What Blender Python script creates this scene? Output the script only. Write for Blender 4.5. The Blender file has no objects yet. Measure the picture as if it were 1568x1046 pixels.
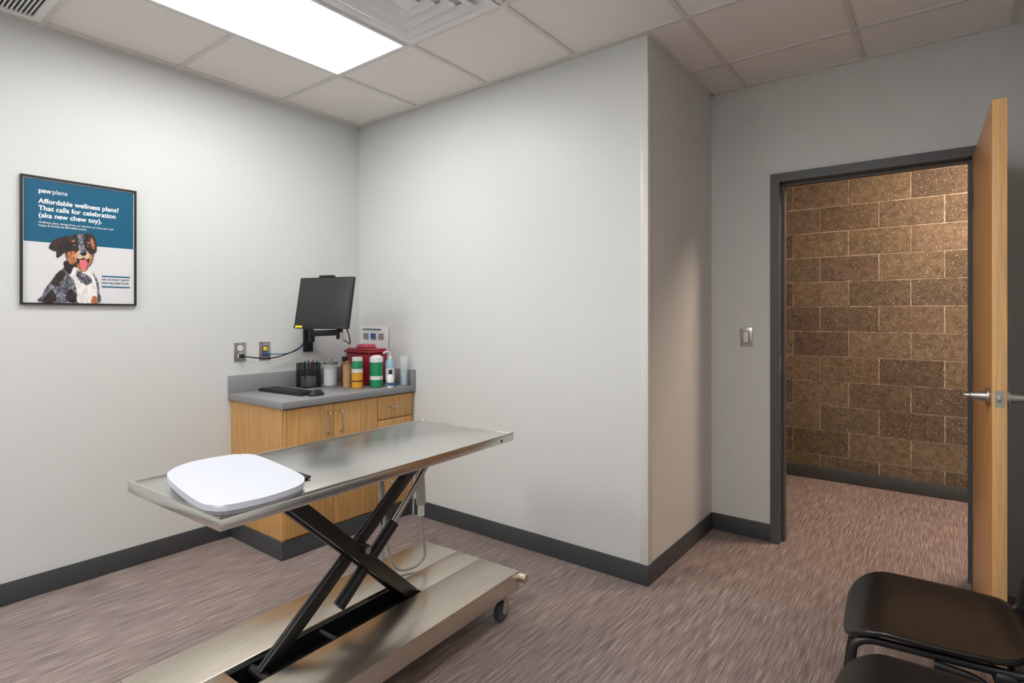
import bpy, bmesh, math, random
from mathutils import Vector, Matrix, Euler
random.seed(7)
sc=bpy.context.scene
sc.view_settings.view_transform='Standard'
sc.view_settings.look='None'

# ---------------------------------------------------------------- materials
def lin(c):
    o=[]
    for v in c[:3]:
        v/=255.0
        o.append(v/12.92 if v<=0.04045 else ((v+0.055)/1.055)**2.4)
    return (*o,1.0)
def mat(name,col,rough=.5,metal=0,bump=None,var=0,stretch=(1,1,1),scale=20,emis=0,alpha=1,trans=0,coat=0,spec=.5):
    m=bpy.data.materials.new(name); m.use_nodes=True
    nt=m.node_tree; b=nt.nodes['Principled BSDF']
    b.inputs['Base Color'].default_value=lin(col)
    b.inputs['Roughness'].default_value=rough
    b.inputs['Metallic'].default_value=metal
    b.inputs['Specular IOR Level'].default_value=spec
    b.inputs['Alpha'].default_value=alpha
    if coat: b.inputs['Coat Weight'].default_value=coat
    if trans: b.inputs['Transmission Weight'].default_value=trans
    if emis:
        b.inputs['Emission Color'].default_value=lin(col); b.inputs['Emission Strength'].default_value=emis
    tc=nt.nodes.new('ShaderNodeTexCoord'); mp=nt.nodes.new('ShaderNodeMapping')
    mp.inputs['Scale'].default_value=stretch
    nt.links.new(tc.outputs['Object'],mp.inputs['Vector'])
    n=nt.nodes.new('ShaderNodeTexNoise'); n.inputs['Scale'].default_value=scale; n.inputs['Detail'].default_value=4
    nt.links.new(mp.outputs[0],n.inputs['Vector'])
    if var:
        r=nt.nodes.new('ShaderNodeValToRGB')
        a=[max(0,v*(1-var)) for v in col[:3]]; c=[min(255,v*(1+var)) for v in col[:3]]
        r.color_ramp.elements[0].color=lin(a); r.color_ramp.elements[1].color=lin(c)
        r.color_ramp.elements[0].position=.3; r.color_ramp.elements[1].position=.7
        nt.links.new(n.outputs['Fac'],r.inputs[0]); nt.links.new(r.outputs[0],b.inputs['Base Color'])
    if bump:
        bp=nt.nodes.new('ShaderNodeBump'); bp.inputs['Strength'].default_value=bump; bp.inputs['Distance'].default_value=.002
        nt.links.new(n.outputs['Fac'],bp.inputs['Height']); nt.links.new(bp.outputs[0],b.inputs['Normal'])
    return m
M={}
M['wall']=mat('wall_paint',(211,213,212),.45,bump=.12,scale=180)
M['tile']=mat('ceiling_tile',(238,233,229),.9,bump=.4,var=.02,scale=260)
M['grid']=mat('ceiling_grid_metal',(218,214,210),.5)
M['base']=mat('vinyl_base',(66,69,72),.45,bump=.05)
M['guard']=mat('corner_guard_vinyl',(218,217,214),.35)
M['frame']=mat('door_frame_paint',(80,81,84),.4,bump=.05,scale=200)
M['door']=mat('door_oak',(206,150,92),.35,var=.08,stretch=(60,60,2.2),scale=1.5)
M['dooredge']=mat('door_edge_oak',(226,178,120),.4,var=.06,stretch=(80,80,3),scale=1.5)
M['oak']=mat('cabinet_oak',(196,150,92),.4,var=.09,stretch=(70,70,3),scale=1.5)
M['lam']=mat('counter_laminate',(136,136,139),.45,var=.04,scale=400)
M['steel']=mat('stainless_steel',(220,219,215),.25,metal=1,bump=.008,var=.02,stretch=(60,1.5,60),scale=3)
M['steel2']=mat('stainless_base',(212,203,190),.3,metal=1,bump=.015,var=.04,stretch=(50,1.5,50),scale=3)
M['nickel']=mat('satin_nickel',(190,188,184),.3,metal=1)
M['blk']=mat('black_steel',(22,22,24),.4)
M['blkp']=mat('black_plastic',(20,20,22),.5)
M['screen']=mat('screen_glass',(36,37,40),.42)
M['chair']=mat('chair_plastic',(20,19,19),.26,bump=.06,scale=300)
M['scale']=mat('scale_white',(194,198,210),.4)
M['scalebase']=mat('scale_underside',(176,178,184),.5)
M['white']=mat('white_plastic',(228,228,228),.4)
M['red']=mat('sharps_red',(150,18,38),.3,coat=.3)
M['pink']=mat('sharps_lid',(190,70,92),.3)
M['green']=mat('green_label',(20,140,90),.4)
M['yel']=mat('yellow_label',(232,168,52),.4)
M['brn']=mat('brown_bottle',(110,66,38),.4)
M['kraft']=mat('wood_cup',(190,154,112),.6)
M['clear']=mat('clear_plastic',(225,235,238),.1,alpha=.25)
M['gel']=mat('blue_gel',(170,210,228),.15,alpha=.7)
M['paper']=mat('paper',(226,226,226),.7)
M['blue']=mat('print_blue',(40,90,150),.6)
M['teal']=mat('poster_teal',(20,92,124),.3,coat=.3)
M['posterw']=mat('poster_white',(216,217,220),.3,coat=.3)
M['ptxt']=mat('poster_text',(250,250,250),.5)
M['navy']=mat('poster_navy',(20,70,100),.5)
M['yellow']=mat('yellow_sticker',(225,205,30),.5)
M['cable']=mat('cable_grey',(176,174,168),.5)
M['caster']=mat('caster_rubber',(70,78,84),.5)
M['dark']=mat('dark_void',(14,14,15),.8)
M['diff']=mat('diffuser_white',(230,230,230),.4)
def furmat(name,cols,scale=60,stretch=(1,1,1)):
    m=bpy.data.materials.new(name); m.use_nodes=True; nt=m.node_tree; N=nt.nodes; L=nt.links
    b=N['Principled BSDF']; b.inputs['Roughness'].default_value=.5
    tc=N.new('ShaderNodeTexCoord'); mp=N.new('ShaderNodeMapping'); mp.inputs['Scale'].default_value=stretch
    L.new(tc.outputs['Object'],mp.inputs[0])
    n=N.new('ShaderNodeTexNoise'); n.inputs['Scale'].default_value=scale; n.inputs['Detail'].default_value=6; n.inputs['Roughness'].default_value=.7; n.inputs['Distortion'].default_value=1.2
    L.new(mp.outputs[0],n.inputs['Vector'])
    r=N.new('ShaderNodeValToRGB'); e=r.color_ramp.elements
    k=len(cols); e[0].position=.36; e[0].color=lin(cols[0]); e[1].position=.64; e[1].color=lin(cols[-1])
    for i in range(1,k-1):
        x=e.new(.36+.28*i/(k-1)); x.color=lin(cols[i])
    L.new(n.outputs['Fac'],r.inputs[0]); L.new(r.outputs[0],b.inputs['Base Color']); return m
M['merle']=furmat('dog_merle',[(24,24,30),(64,66,76),(118,120,132),(176,178,188)],70,(1,.6,1))
M['dogdark']=furmat('dog_dark',[(18,15,16),(40,32,32),(74,52,44)],70,(1,.6,1))
M['dogtan']=furmat('dog_tan',[(110,60,36),(176,104,62),(206,146,100)],90,(1,.6,1))
M['doglight']=furmat('dog_light_tan',[(150,110,84),(206,168,140),(232,206,186)],90,(1,.6,1))
M['dogwhite']=furmat('dog_white',[(196,188,190),(232,228,226),(244,240,238)],60,(1,.4,1))
M['tongue']=mat('dog_tongue',(226,110,122),.6)
def emit(name,col,s):
    m=bpy.data.materials.new(name); m.use_nodes=True; nt=m.node_tree
    b=nt.nodes['Principled BSDF']; b.inputs['Base Color'].default_value=(.8,.8,.8,1)
    b.inputs['Emission Color'].default_value=lin(col); b.inputs['Emission Strength'].default_value=s
    return m
M['lightA']=emit('light_lens_main',(255,253,250),13.5)
M['lightFill']=emit('light_lens_unseen_fill',(255,253,250),21)  # glow of the added out-of-view panels that lift the room brightness
M['lightC']=emit('light_lens_hall',(255,226,200),66)

# floor
def floor_mat():
    m=bpy.data.materials.new('vinyl_plank_floor'); m.use_nodes=True; nt=m.node_tree; N=nt.nodes; L=nt.links
    b=N['Principled BSDF']; b.inputs['Roughness'].default_value=.5; b.inputs['Specular IOR Level'].default_value=.35
    tc=N.new('ShaderNodeTexCoord')
    def noise(s,scale,det=3):
        mp=N.new('ShaderNodeMapping'); mp.inputs['Scale'].default_value=s; L.new(tc.outputs['Object'],mp.inputs[0])
        n=N.new('ShaderNodeTexNoise'); n.inputs['Scale'].default_value=scale; n.inputs['Detail'].default_value=det
        L.new(mp.outputs[0],n.inputs['Vector']); return n
    n1=noise((230,7,1),1.0,2); n2=noise((90,3.5,1),1.0,2)
    r=N.new('ShaderNodeValToRGB'); e=r.color_ramp.elements
    e[0].position=.30; e[0].color=lin((90,78,75)); e[1].position=.70; e[1].color=lin((182,169,164))
    x=e.new(.5); x.color=lin((136,121,117))
    mx=N.new('ShaderNodeMath'); mx.operation='MULTIPLY_ADD'; mx.inputs[1].default_value=.7
    m2=N.new('ShaderNodeMath'); m2.operation='MULTIPLY'; m2.inputs[1].default_value=.3
    L.new(n2.outputs['Fac'],m2.inputs[0]); L.new(n1.outputs['Fac'],mx.inputs[0]); L.new(m2.outputs[0],mx.inputs[2])
    L.new(mx.outputs[0],r.inputs[0])
    # planks
    mp=N.new('ShaderNodeMapping'); mp.inputs['Rotation'].default_value=(0,0,math.pi/2); L.new(tc.outputs['Object'],mp.inputs[0])
    br=N.new('ShaderNodeTexBrick'); br.inputs['Scale'].default_value=1; br.inputs['Brick Width'].default_value=.92; br.inputs['Row Height'].default_value=.46
    br.inputs['Mortar Size'].default_value=.0012; br.inputs['Color1'].default_value=(1,1,1,1); br.inputs['Color2'].default_value=(.92,.92,.92,1); br.inputs['Mortar'].default_value=(.75,.75,.75,1)
    L.new(mp.outputs[0],br.inputs['Vector'])
    mm=N.new('ShaderNodeMix'); mm.data_type='RGBA'; mm.blend_type='MULTIPLY'; mm.inputs[0].default_value=1
    L.new(r.outputs[0],mm.inputs[6]); L.new(br.outputs['Color'],mm.inputs[7]); L.new(mm.outputs[2],b.inputs['Base Color'])
    bp=N.new('ShaderNodeBump'); bp.inputs['Strength'].default_value=.15; bp.inputs['Distance'].default_value=.001
    L.new(n1.outputs['Fac'],bp.inputs['Height']); L.new(bp.outputs[0],b.inputs['Normal'])
    return m
M['floor']=floor_mat()
def block_mat():
    m=bpy.data.materials.new('ground_face_block'); m.use_nodes=True; nt=m.node_tree; N=nt.nodes; L=nt.links
    b=N['Principled BSDF']; b.inputs['Roughness'].default_value=.75
    tc=N.new('ShaderNodeTexCoord')
    at=N.new('ShaderNodeAttribute'); at.attribute_name='blk'
    n=N.new('ShaderNodeTexNoise'); n.inputs['Scale'].default_value=105; n.inputs['Detail'].default_value=2; L.new(tc.outputs['Object'],n.inputs['Vector'])
    r=N.new('ShaderNodeValToRGB'); e=r.color_ramp.elements
    e[0].position=.60; e[0].color=(0,0,0,1); e[1].position=.70; e[1].color=(.8,.8,.8,1); L.new(n.outputs['Fac'],r.inputs[0])
    n2=N.new('ShaderNodeTexNoise'); n2.inputs['Scale'].default_value=24; n2.inputs['Detail'].default_value=8; n2.inputs['Roughness'].default_value=.8; L.new(tc.outputs['Object'],n2.inputs['Vector'])
    r2=N.new('ShaderNodeValToRGB'); e=r2.color_ramp.elements
    e[0].position=.32; e[0].color=lin((70,60,49)); e[1].position=.68; e[1].color=lin((138,118,96)); L.new(n2.outputs['Fac'],r2.inputs[0])
    mu=N.new('ShaderNodeMix'); mu.data_type='RGBA'; mu.blend_type='MULTIPLY'; mu.inputs[0].default_value=1
    L.new(r2.outputs[0],mu.inputs[6]); L.new(at.outputs['Color'],mu.inputs[7])
    mx=N.new('ShaderNodeMix'); mx.data_type='RGBA'; L.new(r.outputs[0],mx.inputs[0]); L.new(mu.outputs[2],mx.inputs[6]); mx.inputs[7].default_value=lin((202,184,158))
    L.new(mx.outputs[2],b.inputs['Base Color'])
    bp=N.new('ShaderNodeBump'); bp.inputs['Strength'].default_value=.3; bp.inputs['Distance'].default_value=.003
    L.new(n.outputs['Fac'],bp.inputs['Height']); L.new(bp.outputs[0],b.inputs['Normal'])
    return m
M['block']=block_mat()
def mortar_mat():
    return furmat('mortar',[(120,104,88),(172,154,134),(206,188,166)],14)
M['mortar']=mortar_mat()

# ---------------------------------------------------------------- helpers
def G(name,loc=(0,0,0),rot=(0,0,0),local=False):
    e=bpy.data.objects.new(name,None); e.empty_display_size=.1
    sc.collection.objects.link(e); e.location=loc; e.rotation_euler=rot; e['local']=local
    return e
def add(g,name,bm,m,smooth=False):
    if g is not None and not g['local']:
        bmesh.ops.translate(bm,verts=bm.verts,vec=-Vector(g.location))
    me=bpy.data.meshes.new(name); bm.to_mesh(me); bm.free()
    for p in me.polygons: p.use_smooth=smooth
    ms=m if isinstance(m,(list,tuple)) else [m]
    for k in ms: me.materials.append(M[k] if isinstance(k,str) else k)
    o=bpy.data.objects.new(name,me); sc.collection.objects.link(o)
    if g is not None: o.parent=g
    if smooth:
        try: me.set_sharp_from_angle(angle=math.radians(40))
        except Exception: pass
    return o
def bmbox(bm,x0,x1,y0,y1,z0,z1):
    v=[bm.verts.new(p) for p in ((x0,y0,z0),(x1,y0,z0),(x1,y1,z0),(x0,y1,z0),(x0,y0,z1),(x1,y0,z1),(x1,y1,z1),(x0,y1,z1))]
    fs=[]
    for f in ((3,2,1,0),(4,5,6,7),(0,1,5,4),(1,2,6,5),(2,3,7,6),(3,0,4,7)): fs.append(bm.faces.new([v[i] for i in f]))
    return fs
def bev(bm,b,seg=2):
    if b>0: bmesh.ops.bevel(bm,geom=list(bm.edges),offset=b,segments=seg,profile=.5,affect='EDGES')
def box(g,name,x0,x1,y0,y1,z0,z1,m,b=0,seg=2):
    bm=bmesh.new(); bmbox(bm,x0,x1,y0,y1,z0,z1); bev(bm,b,seg); return add(g,name,bm,m,smooth=b>0)
def boxes(g,name,lst,m):
    bm=bmesh.new()
    for l in lst: bmbox(bm,*l)
    return add(g,name,bm,m)
def bar(g,name,p1,p2,w,h,m,b=0.002,side=(1,0,0)):
    p1=Vector(p1);p2=Vector(p2);d=p2-p1;L=d.length;d.normalize()
    s=Vector(side); s=(s-d*s.dot(d)).normalized(); u=d.cross(s)
    bm=bmesh.new(); bmbox(bm,0,L,-w/2,w/2,-h/2,h/2); bev(bm,b)
    Mx=Matrix((( d.x,s.x,u.x,p1.x),(d.y,s.y,u.y,p1.y),(d.z,s.z,u.z,p1.z),(0,0,0,1)))
    bm.transform(Mx); return add(g,name,bm,m,smooth=True)
def cyl(g,name,p1,p2,r,m,r2=None,seg=28,b=0):
    p1=Vector(p1);p2=Vector(p2);d=p2-p1;L=d.length
    bm=bmesh.new(); bmesh.ops.create_cone(bm,cap_ends=True,segments=seg,radius1=r,radius2=r if r2 is None else r2,depth=L)
    bmesh.ops.translate(bm,verts=bm.verts,vec=(0,0,L/2))
    if b:
        ed=[e for e in bm.edges if len(e.link_faces)==2 and e.calc_face_angle()>1.0]
        bmesh.ops.bevel(bm,geom=ed,offset=b,segments=2,profile=.5,affect='EDGES')
    q=d.to_track_quat('Z','Y').to_matrix().to_4x4(); q.translation=p1; bm.transform(q)
    return add(g,name,bm,m,smooth=True)
def lathe(g,name,prof,c,m,seg=32):
    bm=bmesh.new(); rings=[]
    for r,z in prof:
        rings.append([bm.verts.new((c[0]+max(r,1e-4)*math.cos(2*math.pi*i/seg),c[1]+max(r,1e-4)*math.sin(2*math.pi*i/seg),c[2]+z)) for i in range(seg)])
    for a,b_ in zip(rings,rings[1:]):
        for i in range(seg): bm.faces.new((a[i],a[(i+1)%seg],b_[(i+1)%seg],b_[i]))
    bm.faces.new(rings[0][::-1]); bm.faces.new(rings[-1])
    return add(g,name,bm,m,smooth=True)
def crom(pts,n=8,closed=False):
    pts=[Vector(p) for p in pts]; out=[]; N=len(pts)
    for i in range(N if closed else N-1):
        if closed: p0,p1,p2,p3=pts[i-1],pts[i],pts[(i+1)%N],pts[(i+2)%N]
        else: p0,p1,p2,p3=pts[max(i-1,0)],pts[i],pts[i+1],pts[min(i+2,N-1)]
        for k in range(n):
            t=k/n
            out.append(.5*((2*p1)+(p2-p0)*t+(2*p0-5*p1+4*p2-p3)*t*t+(3*p1-p0-3*p2+p3)*t**3))
    if not closed: out.append(pts[-1])
    return out
def tube(g,name,pts,r,m,n=8,closed=False,smoothpath=True):
    P=crom(pts,n,closed) if smoothpath else [Vector(p) for p in pts]
    cu=bpy.data.curves.new(name,'CURVE'); cu.dimensions='3D'; sp=cu.splines.new('POLY'); sp.points.add(len(P)-1)
    for i,p in enumerate(P): sp.points[i].co=(*p,1)
    sp.use_cyclic_u=closed; cu.bevel_depth=r; cu.bevel_resolution=4; cu.use_fill_caps=True
    tmp=bpy.data.objects.new('tmp',cu); me=bpy.data.meshes.new_from_object(tmp)
    bm=bmesh.new(); bm.from_mesh(me); bpy.data.objects.remove(tmp); bpy.data.meshes.remove(me)
    return add(g,name,bm,m,smooth=True)
def fillet(pts,r,n=6):
    pts=[Vector(p) for p in pts]; out=[pts[0]]
    for i in range(1,len(pts)-1):
        a,b,c=pts[i-1],pts[i],pts[i+1]; da=(a-b).normalized(); dc=(c-b).normalized()
        rr=min(r,(a-b).length*.45,(c-b).length*.45); s=b+da*rr; e=b+dc*rr
        for k in range(n+1):
            t=k/n; out.append((1-t)**2*s+2*t*(1-t)*b+t*t*e)
    out.append(pts[-1]); return out
def prism(g,name,pts,z0,z1,m,b=0,seg=3):
    bm=bmesh.new(); a=[bm.verts.new((p[0],p[1],z0)) for p in pts]; c=[bm.verts.new((p[0],p[1],z1)) for p in pts]
    n=len(pts); bm.faces.new(a[::-1]); top=bm.faces.new(c)
    for i in range(n): bm.faces.new((a[i],a[(i+1)%n],c[(i+1)%n],c[i]))
    if b: bmesh.ops.bevel(bm,geom=list(top.edges),offset=b,segments=seg,profile=.5,affect='EDGES')
    bmesh.ops.recalc_face_normals(bm,faces=bm.faces)
    return add(g,name,bm,m,smooth=True)
def flat(g,name,pts,z,m,smooth_n=6,curve=True,fur=0):
    P=[p for p in crom([(a,b,0) for a,b in pts],smooth_n,True)] if curve else [Vector((a,b,0)) for a,b in pts]
    if fur:
        Q=[]
        n=len(P); c=sum(P,Vector())/n
        for i,p in enumerate(P):
            q=P[(i+1)%n]
            steps=max(1,int((q-p).length/.0016))
            nrm=Vector(((q-p).y,-(q-p).x,0))
            if nrm.length>0: nrm.normalize()
            if nrm.dot(p-c)<0: nrm=-nrm
            for k in range(steps):
                Q.append(p.lerp(q,k/steps)+nrm*random.uniform(-fur*.3,fur)*(1 if k%2 else .2))
        P=Q
    bm=bmesh.new(); f=bm.faces.new([bm.verts.new((p.x,p.y,z)) for p in P])
    bmesh.ops.recalc_face_normals(bm,faces=[f])
    if f.normal.z<0: f.normal_flip()
    bmesh.ops.triangulate(bm,faces=bm.faces)
    return add(g,name,bm,m)
def text(g,name,s,loc,size,m,bold=0,sx=1):
    cu=bpy.data.curves.new(name,'FONT'); cu.body=s; cu.size=size
    o=bpy.data.objects.new(name,cu); me=bpy.data.meshes.new_from_object(o); bpy.data.objects.remove(o)
    bm=bmesh.new()
    offs=[(0,0)] if not bold else [(-bold,0),(bold,0),(0,bold),(0,-bold),(0,0)]
    for i,(a,b) in enumerate(offs):
        t=me.copy(); t.transform(Matrix.Translation((loc[0]+a,loc[1]+b,loc[2]+i*.00003))@Matrix.Diagonal((sx,1,1,1))); bm.from_mesh(t); bpy.data.meshes.remove(t)
    bpy.data.meshes.remove(me)
    return add(g,name,bm,m)

# ---------------------------------------------------------------- room shell
XL,YB,XR,YD,XRt=-3.465,2.631,-1.175,3.60,0.47
H=2.74; YC=5.22; YREAR=-1.9
box(None,'floor',-3.7,2.6,YREAR-.1,YC+.3,-.1,0,'floor')
box(None,'ceiling',-3.7,2.6,YREAR-.1,YC+.3,H+.008,H+.12,'tile')
box(None,'wall_left',XL-.1,XL,YREAR,YB+.1,0,H+.008,'wall')
box(None,'wall_back',XL,XR,YB,YB+.1,0,H+.008,'wall')
box(None,'wall_return',XR-.1,XR,YB+.1,YD+.12,0,H+.008,'wall')
box(None,'wall_right',XRt,XRt+.1,YREAR,YD+.12,0,H+.008,'wall')
box(None,'wall_rear',XL-.1,XRt+.1,YREAR-.1,YREAR,0,H+.008,'wall')
DL,DR,DT=-.775,.105,2.134
boxes(None,'wall_door',[(XR,DL-.02,YD,YD+.12,0,H+.008),(DR+.02,XRt,YD,YD+.12,0,H+.008),(DL-.02,DR+.02,YD,YD+.12,DT+.02,H+.008)],'wall')
box(None,'wall_hall_left',-3.1,-3.0,YD+.12,YC,0,H+.008,'wall')
box(None,'wall_hall_right',2.3,2.4,YD+.12,YC,0,H+.008,'wall')
boxes(None,'wall_hall_near',[(-3.0,XR-.1,YD+.02,YD+.12,0,H+.008),(XRt+.1,2.3,YD+.02,YD+.12,0,H+.008)],'wall')
# block wall
def blocks():
    bm=bmesh.new(); lay=bm.loops.layers.color.new('blk')
    bw,bh,mj=.4064,.2032,.0085
    for r in range(0,14):
        z0=r*bh+mj/2; z1=min((r+1)*bh-mj/2,H+.004)
        if z1-z0<.02: continue
        off=-.613+(0 if r%2==1 else bw/2)
        x=off-6*bw
        while x<2.3:
            a=max(x+mj/2,-3.0); c=min(x+bw-mj/2,2.3)
            if c-a>.03:
                fs=bmbox(bm,a,c,YC,YC+.05,z0,z1)
                k=random.uniform(.78,1.1); kk=(k,k*random.uniform(.97,1.02),k*random.uniform(.95,1.02),1)
                for f in fs:
                    for l in f.loops: l[lay]=kk
            x+=bw
    o=add(None,'wall_hall_block',bm,['block','mortar'])
    bm=bmesh.new(); bm.from_mesh(o.data)
    fs=bmbox(bm,-3.0,2.3,YC+.003,YC+.15,0,H+.006)
    for f in fs: f.material_index=1
    bm.to_mesh(o.data); bm.free()
blocks()
# baseboards
bh=.104; bt=.008
box(None,'baseboard_left_near',XL,XL+bt,YREAR,1.69,0,bh,'base',.002)
box(None,'baseboard_back',-2.86,XR,YB-bt,YB,0,bh,'base',.002)
box(None,'baseboard_return',XR,XR+bt,YB-bt,YD,0,bh,'base',.002)
box(None,'baseboard_door_wall',XR+bt,DL-.052,YD-bt,YD,0,bh,'base',.002)
box(None,'baseboard_right',XRt-bt,XRt,YREAR,YD,0,bh,'base',.002)
box(None,'baseboard_rear',XL+bt,XRt-bt,YREAR,YREAR+bt,0,bh,'base',.002)
box(None,'baseboard_hall',-3.0,2.3,YC-.01,YC-.0005,0,bh,'base',.002)
# corner guard
g=G('trim_corner_guard',(XR,YB,0))
box(g,'angle_front',XR-.036,XR+.006,YB-.006,YB-.0002,.104,2.545,'guard',.0015)
box(g,'angle_side',XR+.0002,XR+.006,YB,YB+.036,.104,2.545,'guard',.0015)
# ceiling grid
gx=[-3.405+.61*i for i in range(7)]; gy=[.76+.61*i for i in range(-4,6)]
L=[]
w=.012
for x in gx:
    if x>XRt: continue
    y1=YB if x<XR-.01 else YD
    L.append((x-w,x+w,YREAR,y1,H,H+.01))
for y in gy:
    if y<YREAR or y>YD: continue
    x0=XL if y<YB else XR
    L.append((x0,XRt,y-w,y+w,H-.0004,H+.01))
t=.02
L+= [(XL,XL+t,YREAR,YB,H-.001,H+.01),(XL,XR,YB-t,YB,H-.001,H+.01),(XR,XR+t,YB-t,YD,H-.001,H+.01),(XR,XRt,YD-t,YD,H-.001,H+.01),(XRt-t,XRt,YREAR,YD,H-.001,H+.01)]
boxes(None,'trim_ceiling_grid',L,'grid')
# lights
def panel(name,x0,x1,y0,y1,m):
    g=G(name,((x0+x1)/2,(y0+y1)/2,H))
    e=.018
    boxes(g,'frame',[(x0,x0+e,y0,y1,H-.006,H+.006),(x1-e,x1,y0,y1,H-.006,H+.006),(x0+e,x1-e,y0,y0+e,H-.006,H+.006),(x0+e,x1-e,y1-e,y1,H-.006,H+.006)],'diff')
    box(g,'lens',x0+e,x1-e,y0+e,y1-e,H-.002,H+.006,m)
panel('ceiling_light_panel',-2.783,-2.197,.772,1.968,'lightA')
panel('unseen_fill_panel',-.953,-.367,-.45,.748,'lightFill')  # unseen panel above the camera, added to brighten the door side
panel('unseen_fill_panel.001',-2.783,-2.197,-1.67,-.472,'lightFill')  # extra unseen panel behind the camera, added to brighten ceiling and walls
panel('hall_light_panel',.2,.8,4.1,4.7,'lightC')
# air diffuser
def ringsq(bm,cx,cy,a,za,b,zb):
    o=[bm.verts.new((cx+sx*a,cy+sy*a,za)) for sx,sy in ((-1,-1),(1,-1),(1,1),(-1,1))]
    i=[bm.verts.new((cx+sx*b,cy+sy*b,zb)) for sx,sy in ((-1,-1),(1,-1),(1,1),(-1,1))]
    for k in range(4): bm.faces.new((o[k],o[(k+1)%4],i[(k+1)%4],i[k]))
cx,cy=-1.88,1.675
g=G('ceiling_air_diffuser',(cx,cy,H))
bm=bmesh.new()
ringsq(bm,cx,cy,.295,H-.004,.262,H-.004)
ringsq(bm,cx,cy,.262,H-.004,.225,H+.0065)
for k,(a,b_) in enumerate(((.225,.175),(.16,.11),(.095,.045))):
    ringsq(bm,cx,cy,a,H-.016,b_,H+.002); ringsq(bm,cx,cy,a,H-.016,a-.008,H-.018); ringsq(bm,cx,cy,a-.008,H-.018,b_,H-.002)
v=[bm.verts.new((cx+sx*.045,cy+sy*.045,H-.016)) for sx,sy in ((-1,-1),(1,-1),(1,1),(-1,1))]; bm.faces.new(v)
add(g,'louvres',bm,'diff')
g=G('ceiling_return_grille',(-3.1,.455,H))
boxes(g,'frame',[(-3.39,-3.36,.165,.745,H-.008,H+.004),(-2.84,-2.81,.165,.745,H-.008,H+.004),(-3.36,-2.84,.165,.195,H-.008,H+.004),(-3.36,-2.84,.715,.745,H-.008,H+.004)],'diff')
boxes(g,'slats',[(-3.36,-2.84,y,y+.006,H-.007,H+.003) for y in [.2+.016*i for i in range(33)]],'diff')
box(g,'duct',-3.36,-2.84,.195,.715,H+.0035,H+.0075,'dark')

# ---------------------------------------------------------------- door frame + door
fw=.05
g=G('trim_door_frame',((DL+DR)/2,YD,0))
fl=[(DL-fw,DL,YD-.018,YD-.0002,0,DT+fw),(DR,DR+fw,YD-.018,YD-.0002,0,DT+fw),(DL,DR,YD-.018,YD-.0002,DT,DT+fw),
 (DL-.0195,DL,YD,YD+.138,0,DT),(DR,DR+.0195,YD,YD+.138,0,DT),(DL,DR,YD,YD+.138,DT,DT+.0195),
 (DL,DL+.015,YD+.045,YD+.10,0,DT-.015),(DR-.015,DR,YD+.045,YD+.10,0,DT-.015),(DL,DR,YD+.045,YD+.10,DT-.015,DT),
 (DL-fw,DL-.0195,YD+.1202,YD+.138,0,DT+fw),(DR+.0195,DR+fw,YD+.1202,YD+.138,0,DT+fw)]
boxes(g,'profile',fl,'frame')
box(g,'strike_plate',DL-.0005,DL+.002,YD+.004,YD+.034,.98,1.1,'nickel',.0005)
a=math.atan2(.028,.90)
g=G('door_1',(DR+.001,YD-.022,0),(0,0,a-math.pi/2),local=True)
Wd=.895; Td=.042
box(g,'leaf',0.0,Wd-.002,.0,Td,.01,2.13,'door',.001)
box(g,'edge_strip',Wd-.002,Wd,.0,Td,.01,2.13,'dooredge',.0005)
zh=1.045; xh=Wd-.07
for s,y in ((-1,0),(1,Td)):
    cyl(g,'rose',(xh,y,zh),(xh,y+s*.012,zh),.034,'nickel',b=.003)
    cyl(g,'neck',(xh,y+s*.012,zh),(xh,y+s*.055,zh),.02,'nickel',.013)
    tube(g,'lever',fillet([(xh,y+s*.045,zh),(xh,y+s*.074,zh),(xh-.12,y+s*.074,zh)],.02),.0105,'nickel',smoothpath=False)
box(g,'latch_plate',Wd-.0002,Wd+.0012,.008,.034,zh-.03,zh+.03,'nickel')
box(g,'latch_bolt',Wd+.001,Wd+.008,.015,.027,zh-.01,zh+.01,'nickel',.002)
for z in (.25,1.07,1.88): cyl(g,'hinge',(-.004,-.004,z),(-.004,-.004,z+.1),.006,'frame')

# ---------------------------------------------------------------- wall plates
g=G('light_switch',(-.964,YD,1.217))
box(g,'plate',-.999,-.929,YD-.006,YD-.0003,1.16,1.274,'nickel',.0015)
box(g,'rocker_frame',-.983,-.945,YD-.008,YD-.005,1.180,1.254,'dark',.0005)
box(g,'rocker',-.980,-.948,YD-.012,YD-.0075,1.183,1.251,'white',.002)
def outlet(n,y,kind):
    g=G(n,(XL,y,1.122))
    box(g,'plate',XL+.0003,XL+.006,y-.037,y+.037,1.064,1.18,'nickel',.0015)
    if kind:
        for z in (1.097,1.147):
            cyl(g,'receptacle',(XL+.005,y,z),(XL+.009,y,z),.017,'white')
            for d in (-.006,.006): box(g,'slot',XL+.0088,XL+.0095,y+d-.001,y+d+.001,z-.002,z+.007,'dark')
        box(g,'plug',XL+.009,XL+.04,y-.012,y+.012,1.085,1.11,'blkp',.004)
    else:
        box(g,'insert',XL+.005,XL+.008,y-.018,y+.018,1.088,1.156,'caster' ,.001)
        box(g,'jack_yellow',XL+.0075,XL+.013,y-.012,y+.012,1.122,1.148,'yellow',.002)
        box(g,'jack_blue',XL+.0075,XL+.022,y-.009,y+.009,1.096,1.114,'blue',.002)
outlet('wall_outlet',1.734,1); outlet('data_jack_plate',1.894,0)
g=G('power_cord',(XL+.03,2.0,1.1))
tube(g,'cord_black',[(XL+.04,1.735,1.097),(XL+.07,1.80,1.085),(XL+.05,1.90,1.075),(XL+.045,2.02,1.095),(XL+.03,2.12,1.13),(XL+.03,2.15,1.16)],.004,'blkp')
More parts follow.
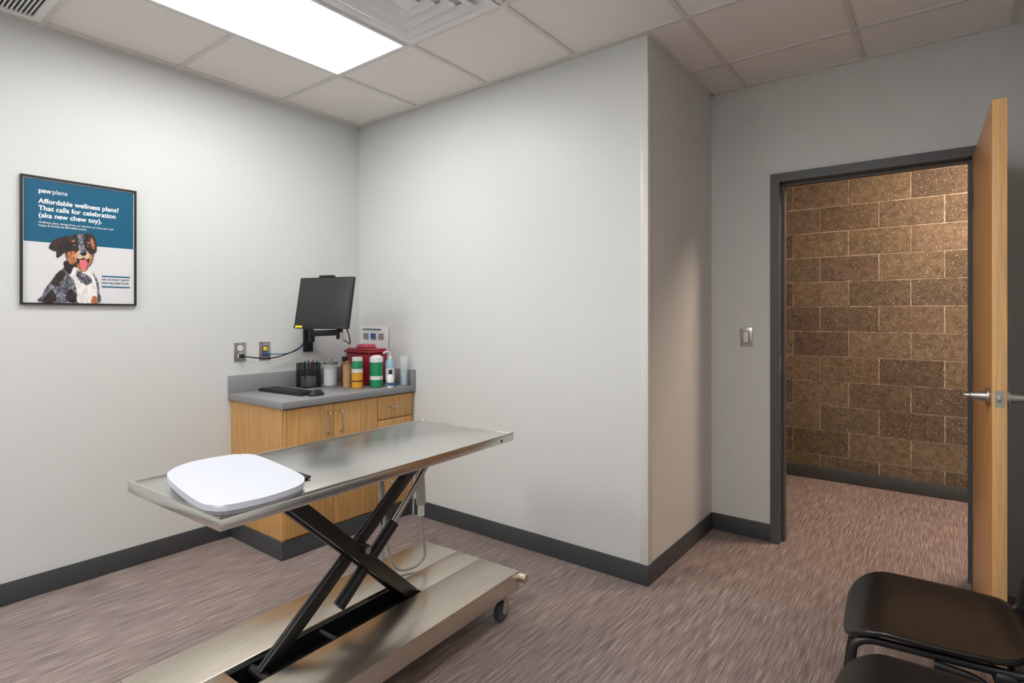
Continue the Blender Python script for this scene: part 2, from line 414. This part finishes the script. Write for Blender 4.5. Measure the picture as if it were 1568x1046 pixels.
tube(g,'cord_blue',[(XL+.022,1.895,1.108),(XL+.05,1.93,1.10),(XL+.04,2.03,1.10),(XL+.035,2.11,1.12),(XL+.035,2.15,1.15)],.003,'blue')

# ---------------------------------------------------------------- poster
PW,PH=.48,.617
g=G('framed_poster',(XL,.687,1.400),(math.pi/2,0,math.pi/2),local=True)
fr=.009
boxes(g,'frame',[(0,PW,0,fr,.0005,.018),(0,PW,PH-fr,PH,.0005,.018),(0,fr,fr,PH-fr,.0005,.018),(PW-fr,PW,fr,PH-fr,.0005,.018)],'blkp')
box(g,'backing',fr,PW-fr,fr,PH-fr,.0005,.008,'posterw')
split=.49*PH
flat(g,'teal_panel',[(fr+.004,split),(PW-fr-.004,split),(PW-fr-.004,PH-fr-.005),(fr+.004,PH-fr-.005)],.0084,'teal',curve=False)
text(g,'heading_logo','paw',(.068,.541,.009),.030,'ptxt',.0008,1.0)
text(g,'heading_logo_light','plans',(.121,.541,.009),.030,'ptxt',0,1.0)
for i,s in enumerate(('Affordable wellness plans?','That calls for celebration','(aka new chew toy).')):
    text(g,'headline_%d'%i,s,(.068,.490-.034*i,.009),.0325,'ptxt',.0008,.97)
text(g,'subtext_0','Wellness plans designed by our doctors to keep your pet',(.068,.394,.009),.0135,'ptxt',0,.98)
text(g,'subtext_1','happy & healthy at affordable prices.',(.068,.379,.009),.0135,'ptxt',0,.98)
flat(g,'rule_top',[(.325,.147),(.452,.147),(.452,.154),(.325,.154)],.0088,'teal',curve=False)
flat(g,'rule_low',[(.325,.093),(.452,.093),(.452,.100),(.325,.100)],.0088,'teal',curve=False)
text(g,'footer_0','ASK US TODAY ABOUT',(.325,.130,.009),.0125,'navy',.0003,.93)
text(g,'footer_1','OUR WELLNESS PLANS.',(.325,.112,.009),.0125,'navy',.0003,.93)
zz=[.0088]
def dp(name,pts,m,fur=.0025,n=6):
    zz[0]+=.0001
    flat(g,name,[(a*PW,b*PH) for a,b in pts],zz[0],m,n,True,fur)
def el(name,cx,cy,rx,ry,m,fur=0,rot=0):
    P=[]
    for k in range(14):
        t=2*math.pi*k/14; x=rx*math.cos(t); y=ry*math.sin(t)
        P.append((cx+x*math.cos(rot)-y*math.sin(rot),cy+x*math.sin(rot)+y*math.cos(rot)))
    zz[0]+=.0001
    flat(g,name,[(a*PW,b*PH) for a,b in P],zz[0],m,3,True,fur)
dp('dog_body',[(.15,.02),(.17,.07),(.20,.13),(.247,.19),(.29,.25),(.35,.30),(.40,.33),(.50,.33),(.56,.30),(.61,.255),(.64,.20),(.652,.12),(.652,.02),(.4,.018)],'merle',.004)
dp('dog_flank_dark',[(.18,.02),(.20,.07),(.24,.11),(.28,.08),(.27,.02)],'dogdark',.004)
dp('dog_back_dark',[(.25,.17),(.29,.24),(.34,.28),(.36,.24),(.32,.19),(.29,.15)],'dogdark',.004)
dp('dog_shoulder_dark',[(.34,.03),(.335,.12),(.36,.19),(.40,.21),(.43,.15),(.45,.08),(.44,.03)],'merle',.003)
dp('dog_elbow_patch',[(.38,.03),(.37,.09),(.40,.13),(.44,.10),(.455,.03)],'dogdark',.004)
dp('dog_ruff',[(.37,.31),(.40,.24),(.44,.19),(.46,.10),(.47,.02),(.60,.02),(.635,.08),(.625,.17),(.60,.24),(.57,.31),(.46,.34)],'dogwhite',.005)
dp('dog_chest_patch',[(.45,.25),(.47,.28),(.51,.26),(.56,.24),(.59,.19),(.54,.17),(.49,.19)],'merle',.007)
dp('dog_neck_dark',[(.35,.35),(.36,.28),(.40,.25),(.42,.29),(.44,.34)],'dogdark',.004)
dp('dog_leg_tan',[(.585,.02),(.59,.06),(.605,.08),(.63,.06),(.635,.02)],'dogtan',.003)
dp('dog_ear_left',[(.225,.452),(.255,.50),(.31,.535),(.39,.555),(.43,.53),(.40,.47),(.355,.425),(.325,.395),(.29,.375),(.285,.42),(.255,.43)],'dogdark',.003)
dp('dog_ear_right',[(.52,.575),(.57,.59),(.605,.575),(.625,.52),(.63,.46),(.61,.43),(.585,.46),(.57,.53)],'dogdark',.003)
dp('dog_head',[(.365,.48),(.39,.54),(.44,.572),(.50,.583),(.55,.572),(.59,.53),(.605,.46),(.60,.39),(.575,.33),(.52,.295),(.44,.31),(.385,.345),(.36,.41)],'dogdark',.003)
dp('dog_ear_inner',[(.575,.55),(.60,.54),(.612,.49),(.605,.46),(.585,.49)],'dogtan',.003)
dp('dog_forehead',[(.46,.572),(.50,.578),(.52,.565),(.515,.51),(.53,.46),(.52,.44),(.49,.44),(.47,.48),(.47,.53)],'merle',.003)
dp('dog_cheek_left',[(.378,.42),(.41,.435),(.445,.43),(.46,.40),(.45,.35),(.41,.33),(.38,.36)],'dogtan',.004)
dp('dog_cheek_right',[(.565,.42),(.59,.42),(.595,.39),(.58,.35),(.555,.33),(.55,.38)],'dogtan',.004)
el('dog_brow_left',.425,.517,.018,.008,'dogtan',.0015,.3); el('dog_brow_right',.557,.515,.015,.008,'dogtan',.0015,-.3)
dp('dog_muzzle',[(.455,.425),(.485,.455),(.53,.455),(.56,.43),(.578,.40),(.56,.365),(.51,.35),(.455,.365),(.435,.395)],'doglight',.002)
dp('dog_muzzle_bridge',[(.495,.47),(.525,.47),(.54,.435),(.515,.42),(.488,.435)],'merle',.002)
dp('dog_mouth',[(.452,.385),(.48,.374),(.51,.388),(.54,.374),(.568,.385),(.555,.345),(.515,.315),(.47,.34)],'blkp',0)
dp('dog_tongue',[(.482,.366),(.51,.372),(.54,.366),(.548,.335),(.53,.298),(.505,.292),(.485,.315),(.478,.345)],'tongue',0)
dp('dog_chin',[(.46,.34),(.48,.325),(.50,.29),(.53,.29),(.555,.33),(.56,.32),(.54,.285),(.50,.275),(.465,.30)],'dogtan',.0015)
el('dog_nose',.512,.422,.027,.018,'blkp')
el('dog_nose_glint',.505,.431,.007,.0035,'merle')
for ex in (.437,.553):
    el('dog_eye_rim',ex,.482,.021,.0155,'blkp'); el('dog_iris',ex,.482,.0145,.011,'brn'); el('dog_pupil',ex,.482,.008,.0075,'dark'); el('dog_eye_glint',ex-.003,.486,.003,.003,'ptxt')
# ---------------------------------------------------------------- base cabinet
CX,CY0,CT=-2.85,1.66,.875
g=G('base_cabinet',(-3.15,2.14,0))
box(g,'carcass',XL+.001,CX-.045,CY0+.02,YB-.001,.10,CT-.04,'oak')
box(g,'toe_kick',XL+.009,CX-.05,CY0+.024,YB-.009,0,.0998,'base')
box(g,'side_base',XL+.009,CX-.028,CY0+.012,CY0+.02,0,.104,'base',.002)
box(g,'front_base',CX-.035,CX-.028,CY0+.0205,YB-.009,0,.104,'base',.002)
box(g,'face_frame',CX-.045,CX-.036,CY0+.02,YB-.001,.10,CT-.04,'oak')
box(g,'plinth',CX-.05,CX-.0355,CY0+.024,YB-.009,0,.0998,'base')
yd=[CY0+.022,1.993,2.322,YB-.012]
for i in range(2): box(g,'door_%d'%i,CX-.0355,CX-.018,yd[i]+.002,yd[i+1]-.002,.115,CT-.048,'oak',.0015)
for i,(a_,b_) in enumerate(((.115,.395),(.40,.675),(.68,CT-.048))): box(g,'drawer_%d'%i,CX-.0355,CX-.018,yd[2]+.002,yd[3],a_,b_-.001,'oak',.0015)
def pull(p,q):
    p=Vector(p);q=Vector(q); o=Vector((.028,0,0))
    tube(g,'pull',fillet([p,p+o,q+o,q],.012),.0045,'nickel',smoothpath=False)
pull((CX-.018,yd[1]-.04,.66),(CX-.018,yd[1]-.04,.78)); pull((CX-.018,yd[1]+.045,.66),(CX-.018,yd[1]+.045,.78))
ym=(yd[2]+yd[3])/2
for z in (.755,.55,.27): pull((CX-.018,ym-.055,z),(CX-.018,ym+.055,z))
box(g,'countertop',XL+.001,CX,CY0,YB-.001,CT-.04,CT,'lam',.003)
box(g,'backsplash_left',XL+.001,XL+.02,CY0,YB-.001,CT+.0002,CT+.105,'lam',.002)
box(g,'backsplash_back',XL+.0205,CX,YB-.02,YB-.001,CT+.0002,CT+.105,'lam',.002)
Z=CT+.0005
# keyboard
g=G('computer_keyboard',(-3.20,1.90,Z),(0,0,math.radians(4)),local=True)
box(g,'body',-.215,.215,-.065,.065,0,.014,'blkp',.004)
bm=bmesh.new()
for r in range(5):
    for c in range(20):
        x=-.205+c*.0206; y=-.056+r*.0222
        if r==0 and 4<=c<=8:
            if c==4: bmbox(bm,x,x+.0206*5-.003,y,y+.019,.0143,.019)
            continue
        bmbox(bm,x,x+.0176,y,y+.019,.0143,.019)
add(g,'keys',bm,'screen')
g=G('computer_mouse',(-2.945,1.93,Z),(0,0,math.radians(10)),local=True)
bm=bmesh.new(); bmesh.ops.create_uvsphere(bm,u_segments=24,v_segments=14,radius=1); bm.transform(Matrix.Diagonal((.031,.055,.034,1)))
bmesh.ops.bisect_plane(bm,geom=bm.verts[:]+bm.edges[:]+bm.faces[:],plane_co=(0,0,0),plane_no=(0,0,-1),clear_outer=True)
bmesh.ops.holes_fill(bm,edges=bm.edges[:]); add(g,'shell',bm,'blkp',True)
cyl(g,'wheel',(-.003,.03,.026),(.003,.03,.026),.008,'caster')
# pen cup
g=G('pen_holder',(-3.34,2.13,Z))
c=(-3.34,2.13)
bm=bmesh.new()
def wirecup(bm):
    hw=.055; hh=.155
    for s in range(4):
        for k in range(17):
            t_=-hw+k*(2*hw/16)
            if s==0: bmbox(bm,c[0]+t_-.0009,c[0]+t_+.0009,c[1]-hw,c[1]-hw+.0015,Z,Z+hh)
            if s==1: bmbox(bm,c[0]+t_-.0009,c[0]+t_+.0009,c[1]+hw-.0015,c[1]+hw,Z,Z+hh)
            if s==2: bmbox(bm,c[0]-hw,c[0]-hw+.0015,c[1]+t_-.0009,c[1]+t_+.0009,Z,Z+hh)
            if s==3: bmbox(bm,c[0]+hw-.0015,c[0]+hw,c[1]+t_-.0009,c[1]+t_+.0009,Z,Z+hh)
    for k in range(23):
        z=Z+k*.007; w_=.0018 if k<22 else .005
        bmbox(bm,c[0]-hw,c[0]+hw,c[1]-hw,c[1]-hw+.0015,z,z+w_); bmbox(bm,c[0]-hw,c[0]+hw,c[1]+hw-.0015,c[1]+hw,z,z+w_)
        bmbox(bm,c[0]-hw,c[0]-hw+.0015,c[1]-hw,c[1]+hw,z,z+w_); bmbox(bm,c[0]+hw-.0015,c[0]+hw,c[1]-hw,c[1]+hw,z,z+w_)
    bmbox(bm,c[0]-hw,c[0]+hw,c[1]-hw,c[1]+hw,Z,Z+.003)
wirecup(bm); add(g,'mesh_cup',bm,'blkp')
box(g,'note_block',c[0]-.035,c[0]+.035,c[1]-.035,c[1]+.035,Z+.004,Z+.07,'white',.004)
for i,(dx,dy,m_) in enumerate(((-.03,.02,'blue'),(.01,-.03,'blkp'),(.025,.035,'blue'),(-.01,.036,'red'))):
    cyl(g,'pen_%d'%i,(c[0]+dx,c[1]+dy,Z+.005),(c[0]+dx*1.35,c[1]+dy*1.2,Z+.175),.0045,m_)
# glass jar
g=G('glass_jar',(-3.25,2.235,Z))
c=(-3.25,2.235,Z)
lathe(g,'glass',[(.044,0),(.046,.01),(.046,.14),(.042,.15),(.04,.15),(.043,.138),(.043,.006),(.001,.005)],c,'clear')
lathe(g,'cotton_fill',[(.03,.008),(.0415,.012),(.0415,.115),(.03,.125),(.005,.13)],c,'white')
lathe(g,'lid',[(.046,.151),(.048,.154),(.048,.163),(.02,.168),(.006,.17),(.012,.185),(.005,.192)],c,'nickel')
# bottles
g=G('brown_bottle',(-3.205,2.315,Z)); c=(-3.205,2.315,Z)
lathe(g,'body',[(.024,0),(.027,.004),(.027,.135),(.016,.155),(.014,.165)],c,'brn'); lathe(g,'cap',[(.018,.1655),(.018,.195),(.014,.198)],c,'blkp')
g=G('tongue_depressor_cup',(-3.135,2.285,Z)); c=(-3.135,2.285,Z)
lathe(g,'cup',[(.026,0),(.028,.15),(.026,.15),(.024,.004)],c,'kraft')
for k in range(6): box(g,'stick',c[0]-.016+k*.005,c[0]-.0145+k*.005,c[1]-.008,c[1]+.008,Z+.006,Z+.165+.004*(k%3),'kraft')
g=G('treat_tube',(-3.055,2.305,Z)); c=(-3.055,2.305,Z)
lathe(g,'body',[(.034,0),(.036,.004),(.036,.02)],c,'yel'); lathe(g,'label',[(.0362,.0202),(.0362,.11)],c,'yel'); lathe(g,'upper',[(.036,.1102),(.036,.17),(.032,.175)],c,'green'); lathe(g,'cap',[(.034,.1755),(.034,.198),(.029,.202)],c,'white')
lathe(g,'label_stripe',[(.0364,.10),(.0364,.125)],c,'paper'); lathe(g,'label_print',[(.0364,.04),(.0364,.05)],c,'brn')
# sharps
g=G('sharps_container',(-3.19,2.482,Z),(0,0,math.radians(-4)),local=True)
def taper(g,name,x,y,z0,z1,k,m,b=.01):
    bm=bmesh.new(); bmbox(bm,-x,x,-y,y,z0,z1)
    for v in bm.verts:
        if v.co.z<(z0+z1)/2: v.co.x*=k; v.co.y*=k
    bev(bm,b,3); return add(g,name,bm,m,True)
taper(g,'bin',.145,.078,0,.218,.86,'red',.014)
taper(g,'rim',.151,.084,.218,.234,1,'red',.005)
taper(g,'lid',.132,.07,.2345,.248,1.05,'red',.006)
taper(g,'funnel',.05,.04,.2485,.275,1.2,'pink',.008)
flat(g,'warning_label',[(-.05,-.05),(.05,-.05),(.05,.05),(-.05,.05)],0,'posterw',curve=False).matrix_local=Matrix.Translation((0,-.0775,.11))@Euler((math.radians(87),0,0)).to_matrix().to_4x4()
g=G('wipes_canister',(-2.985,2.405,Z)); c=(-2.985,2.405,Z)
lathe(g,'body',[(.038,0),(.042,.004),(.042,.05)],c,'green'); lathe(g,'band',[(.0422,.0502),(.0422,.075)],c,'paper'); lathe(g,'upper',[(.042,.0752),(.042,.165)],c,'green')
lathe(g,'lid',[(.044,.1652),(.044,.195),(.03,.205),(.02,.21)],c,'white')
g=G('sanitizer_bottle',(-2.955,2.495,Z)); c=(-2.955,2.495,Z)
lathe(g,'body',[(.028,0),(.032,.005),(.032,.15),(.025,.175),(.013,.182)],c,'gel'); lathe(g,'collar',[(.015,.1822),(.015,.20),(.006,.202),(.006,.225)],c,'white')
tube(g,'pump_spout',[(c[0],c[1],Z+.226),(c[0]-.005,c[1]-.02,Z+.232),(c[0]-.01,c[1]-.05,Z+.222)],.006,'white')
lathe(g,'label',[(.0325,.04),(.0325,.12)],c,'posterw')
g=G('small_spray_bottle',(-2.88,2.435,Z)); c=(-2.88,2.435,Z)
lathe(g,'body',[(.02,0),(.022,.003),(.022,.075),(.012,.088)],c,'white'); lathe(g,'cap',[(.012,.0882),(.012,.115),(.008,.118)],c,'blkp'); lathe(g,'label',[(.0224,.015),(.0224,.035)],c,'blue')
g=G('syringe_bag_bottle',(-2.89,2.56,Z)); c=(-2.89,2.56,Z)
lathe(g,'body',[(.022,0),(.024,.004),(.026,.16),(.032,.2),(.030,.2),(.024,.16),(.021,.006)],c,'clear')
lathe(g,'contents',[(.014,.007),(.016,.09),(.008,.10)],c,'gel')
# paper on wall
g=G('wall_notice',(-3.28,YB,1.16))
bm=bmesh.new(); n=10; R=[]
for i in range(n+1):
    x=-3.44+.32*i/n; d=.003+.012*(i/n)**3
    R.append((bm.verts.new((x,YB-d,1.04)),bm.verts.new((x,YB-.003-.3*d,1.275))))
for i in range(n): bm.faces.new((R[i][0],R[i+1][0],R[i+1][1],R[i][1]))
add(g,'sheet',bm,'paper',True)
for k in range(3): box(g,'print_%d'%k,-3.40+.085*k,-3.345+.085*k,YB-.0135,YB-.0125,1.18,1.22,'lam' if k!=1 else 'blue')
box(g,'print_title',-3.41,-3.20,YB-.0125,YB-.0118,1.245,1.252,'navy')
# monitor
mw,mh=.41,.325
g=G('computer_monitor',(-3.058,2.061,1.426),(math.radians(-11),0,math.radians(16)),local=True)
box(g,'bezel',-mw/2,mw/2,-.012,.012,-mh/2,mh/2,'blkp',.004)
box(g,'screen',-mw/2+.014,mw/2-.014,-.0135,-.0118,-mh/2+.022,mh/2-.014,'screen',.0004)
box(g,'rear_housing',-.15,.15,.0122,.045,-.12,.12,'blkp',.01)
box(g,'chin',-mw/2,mw/2,-.016,-.0122,-mh/2,-mh/2+.018,'blkp',.002)
box(g,'sticker',-mw/2+.015,-mw/2+.07,-.0172,-.0162,-mh/2+.003,-mh/2+.016,'yellow')
box(g,'camera_bar',-.06,.05,-.014,.014,mh/2+.0002,mh/2+.014,'blkp',.004)
g=G('monitor_wall_arm',(XL,2.20,1.19))
box(g,'wall_plate',XL+.0003,XL+.02,2.165,2.235,1.10,1.30,'blkp',.006)
cyl(g,'pivot_wall',(XL+.045,2.20,1.17),(XL+.045,2.20,1.25),.024,'blkp')
bar(g,'bracket',(XL+.01,2.20,1.21),(XL+.05,2.20,1.21),.04,.05,'blkp')
bar(g,'arm_1',(XL+.045,2.20,1.225),(-3.24,2.30,1.235),.04,.035,'blkp',side=(0,0,1))
cyl(g,'elbow',(-3.24,2.30,1.19),(-3.24,2.30,1.28),.022,'blkp')
bar(g,'arm_2',(-3.24,2.30,1.26),(-3.06,2.18,1.36),.04,.03,'blkp',side=(0,0,1))
cyl(g,'head_joint',(-3.06,2.18,1.33),(-3.06,2.18,1.44),.02,'blkp')
bar(g,'vesa_mount',(-3.06,2.175,1.42),(-3.055,2.112,1.42),.09,.09,'blkp')
tube(g,'hanging_cord',[(-3.0,2.12,1.38),(-2.96,2.16,1.25),(-2.99,2.2,1.17),(-3.1,2.25,1.18),(-3.22,2.27,1.2)],.004,'blkp')
box(g,'cable_clip',-3.10,-3.06,2.20,2.24,1.19,1.24,'white',.004)

# ---------------------------------------------------------------- exam table
x0,x1,y0,y1,zt=-2.005,-1.455,.655,1.925,.84
g=G('exam_table',(-1.73,1.3,0))
box(g,'top',x0,x1,y0,y1,zt-.034,zt-.002,'steel',.004)
boxes(g,'top_rim',[(x0+.001,x0+.011,y0+.001,y1-.001,zt-.003,zt+.001),(x1-.011,x1-.001,y0+.001,y1-.001,zt-.003,zt+.001),(x0+.011,x1-.011,y0+.001,y0+.011,zt-.003,zt+.001),(x0+.011,x1-.011,y1-.011,y1-.001,zt-.003,zt+.001)],'steel')
cyl(g,'edge_hole',(x1-.001,y1-.09,zt-.02),(x1+.0005,y1-.09,zt-.02),.006,'dark')
bx0,bx1,by0,by1,bz0,bz1=-2.075,-1.485,.66,2.01,.125,.205
boxes(g,'under_rails',[(-1.86,-1.83,.9,1.8,zt-.075,zt-.0342),(-1.73,-1.70,.9,1.8,zt-.075,zt-.0342)],'blk')
box(g,'base_near',-1.7095,bx1,by0,by1,bz0,bz1,'steel2',.004)
box(g,'base_far',bx0,-1.8505,by0,by1,bz0,bz1,'steel2',.004)
box(g,'base_end_a',-1.85,-1.71,by0,.87,bz0,bz1-.001,'steel2',.002)
box(g,'base_end_b',-1.85,-1.71,1.62,by1,bz0,bz1-.001,'steel2',.002)
box(g,'slot_floor',-1.85,-1.71,.87,1.62,bz0,bz0+.01,'dark')
boxes(g,'slot_rails',[(-1.849,-1.835,.872,1.618,bz0+.011,bz1-.01),(-1.725,-1.711,.872,1.618,bz0+.011,bz1-.01)],'blk')
for xx in (-1.74,-1.82):
    bar(g,'scissor_a',(xx+.0,.985,.775),(xx,1.60,.19),.03,.05,'blk',.003)
for xx in (-1.772,-1.788):
    bar(g,'scissor_b',(xx,1.72,.765),(xx,.955,.175),.014,.045,'blk',.003)
cyl(g,'pivot',(-1.845,1.34,.468),(-1.715,1.34,.468),.02,'blk',b=.003); cyl(g,'pivot_bolt',(-1.7149,1.34,.468),(-1.708,1.34,.468),.013,'nickel')
cyl(g,'rod_top_right',(-1.86,1.72,.765),(-1.70,1.72,.765),.014,'blk')
cyl(g,'rod_bottom_left',(-1.835,.955,.175),(-1.725,.955,.175),.016,'blk')
cyl(g,'rod_mid',(-1.835,1.22,.178),(-1.725,1.22,.178),.01,'blk')
cyl(g,'gas_spring',(-1.78,1.26,.27),(-1.78,1.53,.50),.024,'blk'); cyl(g,'gas_rod',(-1.78,1.53,.50),(-1.78,1.73,.70),.012,'nickel')
box(g,'motor_bracket',-1.80,-1.76,1.66,1.76,.70,.765,'blk',.004)
for cx_ in (bx0+.055,bx1-.045):
    for cy_ in (by0+.07,by1-.06):
        cyl(g,'caster_stem',(cx_,cy_,.095),(cx_,cy_,.126),.014,'nickel')
        for s in (-1,1):
            bar(g,'caster_fork',(cx_+s*.019,cy_,.098),(cx_+s*.019,cy_-.018,.038),.004,.038,'nickel',.001)
        box(g,'caster_crown',cx_-.021,cx_+.021,cy_-.024,cy_+.022,.09,.099,'nickel',.002)
        cyl(g,'caster_wheel',(cx_-.014,cy_-.018,.041),(cx_+.014,cy_-.018,.041),.0405,'caster',b=.005)
        cyl(g,'caster_axle',(cx_-.025,cy_-.018,.041),(cx_+.025,cy_-.018,.041),.008,'nickel')
        bar(g,'caster_brake',(cx_,cy_+.01,.092),(cx_,cy_+.055,.066),.028,.005,'nickel',.001)
cyl(g,'bumper_pipe',(bx1-.07,by1+.02,.165),(bx1+.025,by1+.02,.165),.02,'steel2',b=.003)
box(g,'bumper_bracket',bx1-.05,bx1-.01,by1,by1+.01,.14,.19,'steel2',.002)
tube(g,'hand_control_cord',[(-1.93,1.60,.80),(-1.93,1.60,.66),(-1.925,1.61,.5),(-1.92,1.62,.34),(-1.90,1.66,.235),(-1.87,1.73,.222),(-1.85,1.78,.26),(-1.85,1.77,.36),(-1.85,1.76,.46)],.0075,'cable',n=6)
tube(g,'supply_tube',[(-1.955,1.61,.80),(-1.955,1.62,.6),(-1.95,1.61,.42),(-1.94,1.62,.215)],.005,'cable')
cyl(g,'connector',(-1.85,1.76,.45),(-1.85,1.76,.50),.015,'white'); cyl(g,'actuator',(-1.85,1.76,.50),(-1.85,1.75,.66),.022,'cable',b=.003); cyl(g,'actuator_neck',(-1.85,1.75,.66),(-1.85,1.75,.77),.009,'blk')
tube(g,'coil',[(-1.93+.013*math.cos(t_*.9),1.60+.013*math.sin(t_*.9),.79-.0022*t_) for t_ in range(110)],.003,'cable',n=2)
g.rotation_euler=(0,0,math.radians(2.2))
# pet scale on top
g=G('pet_scale',(-1.68,.82,zt))
pts=[(-1.80,.69),(-1.895,.74),(-1.94,.82),(-1.935,.93),(-1.90,.975),(-1.82,.985),(-1.56,.955),(-1.47,.925),(-1.425,.87),(-1.41,.78),(-1.42,.70),(-1.45,.66),(-1.53,.65)]
P=[(p.x,p.y) for p in crom([(a_,b_,0) for a_,b_ in pts],6,True)]
ctr=(-1.68,.82)
prism(g,'base',[(ctr[0]+(a_-ctr[0])*.95,ctr[1]+(b_-ctr[1])*.94) for a_,b_ in P][::-1],zt+.0012,zt+.016,'scalebase')
prism(g,'platform',P[::-1],zt+.0162,zt+.032,'scale',.007,3)
box(g,'display_foot',-1.80,-1.56,.955,1.005,zt+.0012,zt+.010,'blkp',.003)

# ---------------------------------------------------------------- chairs
def chair(name,x,y,rz):
    g=G(name,(x,y,0),(0,0,rz),local=True)
    def sheet(nm,fn,nu,nv,th,m):
        bm=bmesh.new(); V=[[bm.verts.new(fn(u/nu,v/nv)) for v in range(nv+1)] for u in range(nu+1)]
        for u in range(nu):
            for v in range(nv): bm.faces.new((V[u][v],V[u+1][v],V[u+1][v+1],V[u][v+1]))
        bmesh.ops.recalc_face_normals(bm,faces=bm.faces)
        o=add(g,nm,bm,m,True); s=o.modifiers.new('s','SOLIDIFY'); s.thickness=th; s.offset=0
        b=o.modifiers.new('b','BEVEL'); b.width=th*.35; b.segments=2; b.limit_method='ANGLE'
        return o
    def sq(a,b,p=5):
        r=max(abs(a),abs(b)); 
        if r<1e-6: return 0,0
        d=(abs(a/r)**p+abs(b/r)**p)**(1/p); 
        return a/d,b/d
    def seat(u,v):
        a,b=sq(2*u-1,2*v-1)
        X=a*.215; Y=b*.230*(1-.06*(a<0)*abs(a))
        z=.445-.012*math.cos(a*1.2)*math.cos(b*1.3)+.012*b*b
        if a>.45: z-=.055*((a-.45)/.55)**2
        if a<-.6: z+=.02*((-a-.6)/.4)**2
        return (X,Y,z)
    sheet('seat',seat,28,28,.016,'chair')
    def back(u,v):
        a,b=sq(2*u-1,2*v-1)
        zz=.70+b*.15; X=-.245-.10*(zz-.45)-.03*(1-a*a)*1+.0; return (X,a*.225,zz)
    sheet('backrest',back,24,16,.012,'chair')
    r=.0115
    for s in (-1,1):
        tube(g,'side_frame',fillet([(.235,s*.235,.0),(.185,s*.205,.40),(.15,s*.2,.418),(-.19,s*.2,.425),(-.235,s*.205,.44),(-.27,s*.205,.62),(-.293,s*.205,.84)],.05),r,'blk',smoothpath=False)
        tube(g,'rear_leg',fillet([(.0,s*.213,.404),(-.12,s*.218,.395),(-.25,s*.235,.0)],.06),r,'blk',smoothpath=False)
        for px_ in ((.235,s*.235),(-.25,s*.235)): cyl(g,'foot',(px_[0],px_[1],0),(px_[0],px_[1],.025),.0155,'blkp',b=.003)
        cyl(g,'clip',(-.17,s*.2,.41),(-.13,s*.2,.41),.018,'blkp',b=.003)
    tube(g,'cross_front',[(.15,-.2,.412),(.15,.2,.412)],r*.9,'blk',smoothpath=False)
    tube(g,'cross_rear',[(-.17,-.2,.412),(-.17,.2,.412)],r*.9,'blk',smoothpath=False)
    return g
chair('stacking_chair',-.04,2.115,math.pi+.07)
chair('stacking_chair.001',-.005,1.54,math.pi+.05)

# ---------------------------------------------------------------- world + camera
w=bpy.data.worlds.new('world'); sc.world=w; w.use_nodes=True
w.node_tree.nodes['Background'].inputs[0].default_value=(.8,.85,.9,1); w.node_tree.nodes['Background'].inputs[1].default_value=.3
cd=bpy.data.cameras.new('camera'); cam=bpy.data.objects.new('camera',cd); sc.collection.objects.link(cam)
cam.location=(0,0,1.345); cam.rotation_euler=(math.pi/2,0,math.radians(37.6))
cd.sensor_width=36; cd.lens=19.79; cd.shift_y=-.0249; cd.clip_start=.02
sc.camera=cam
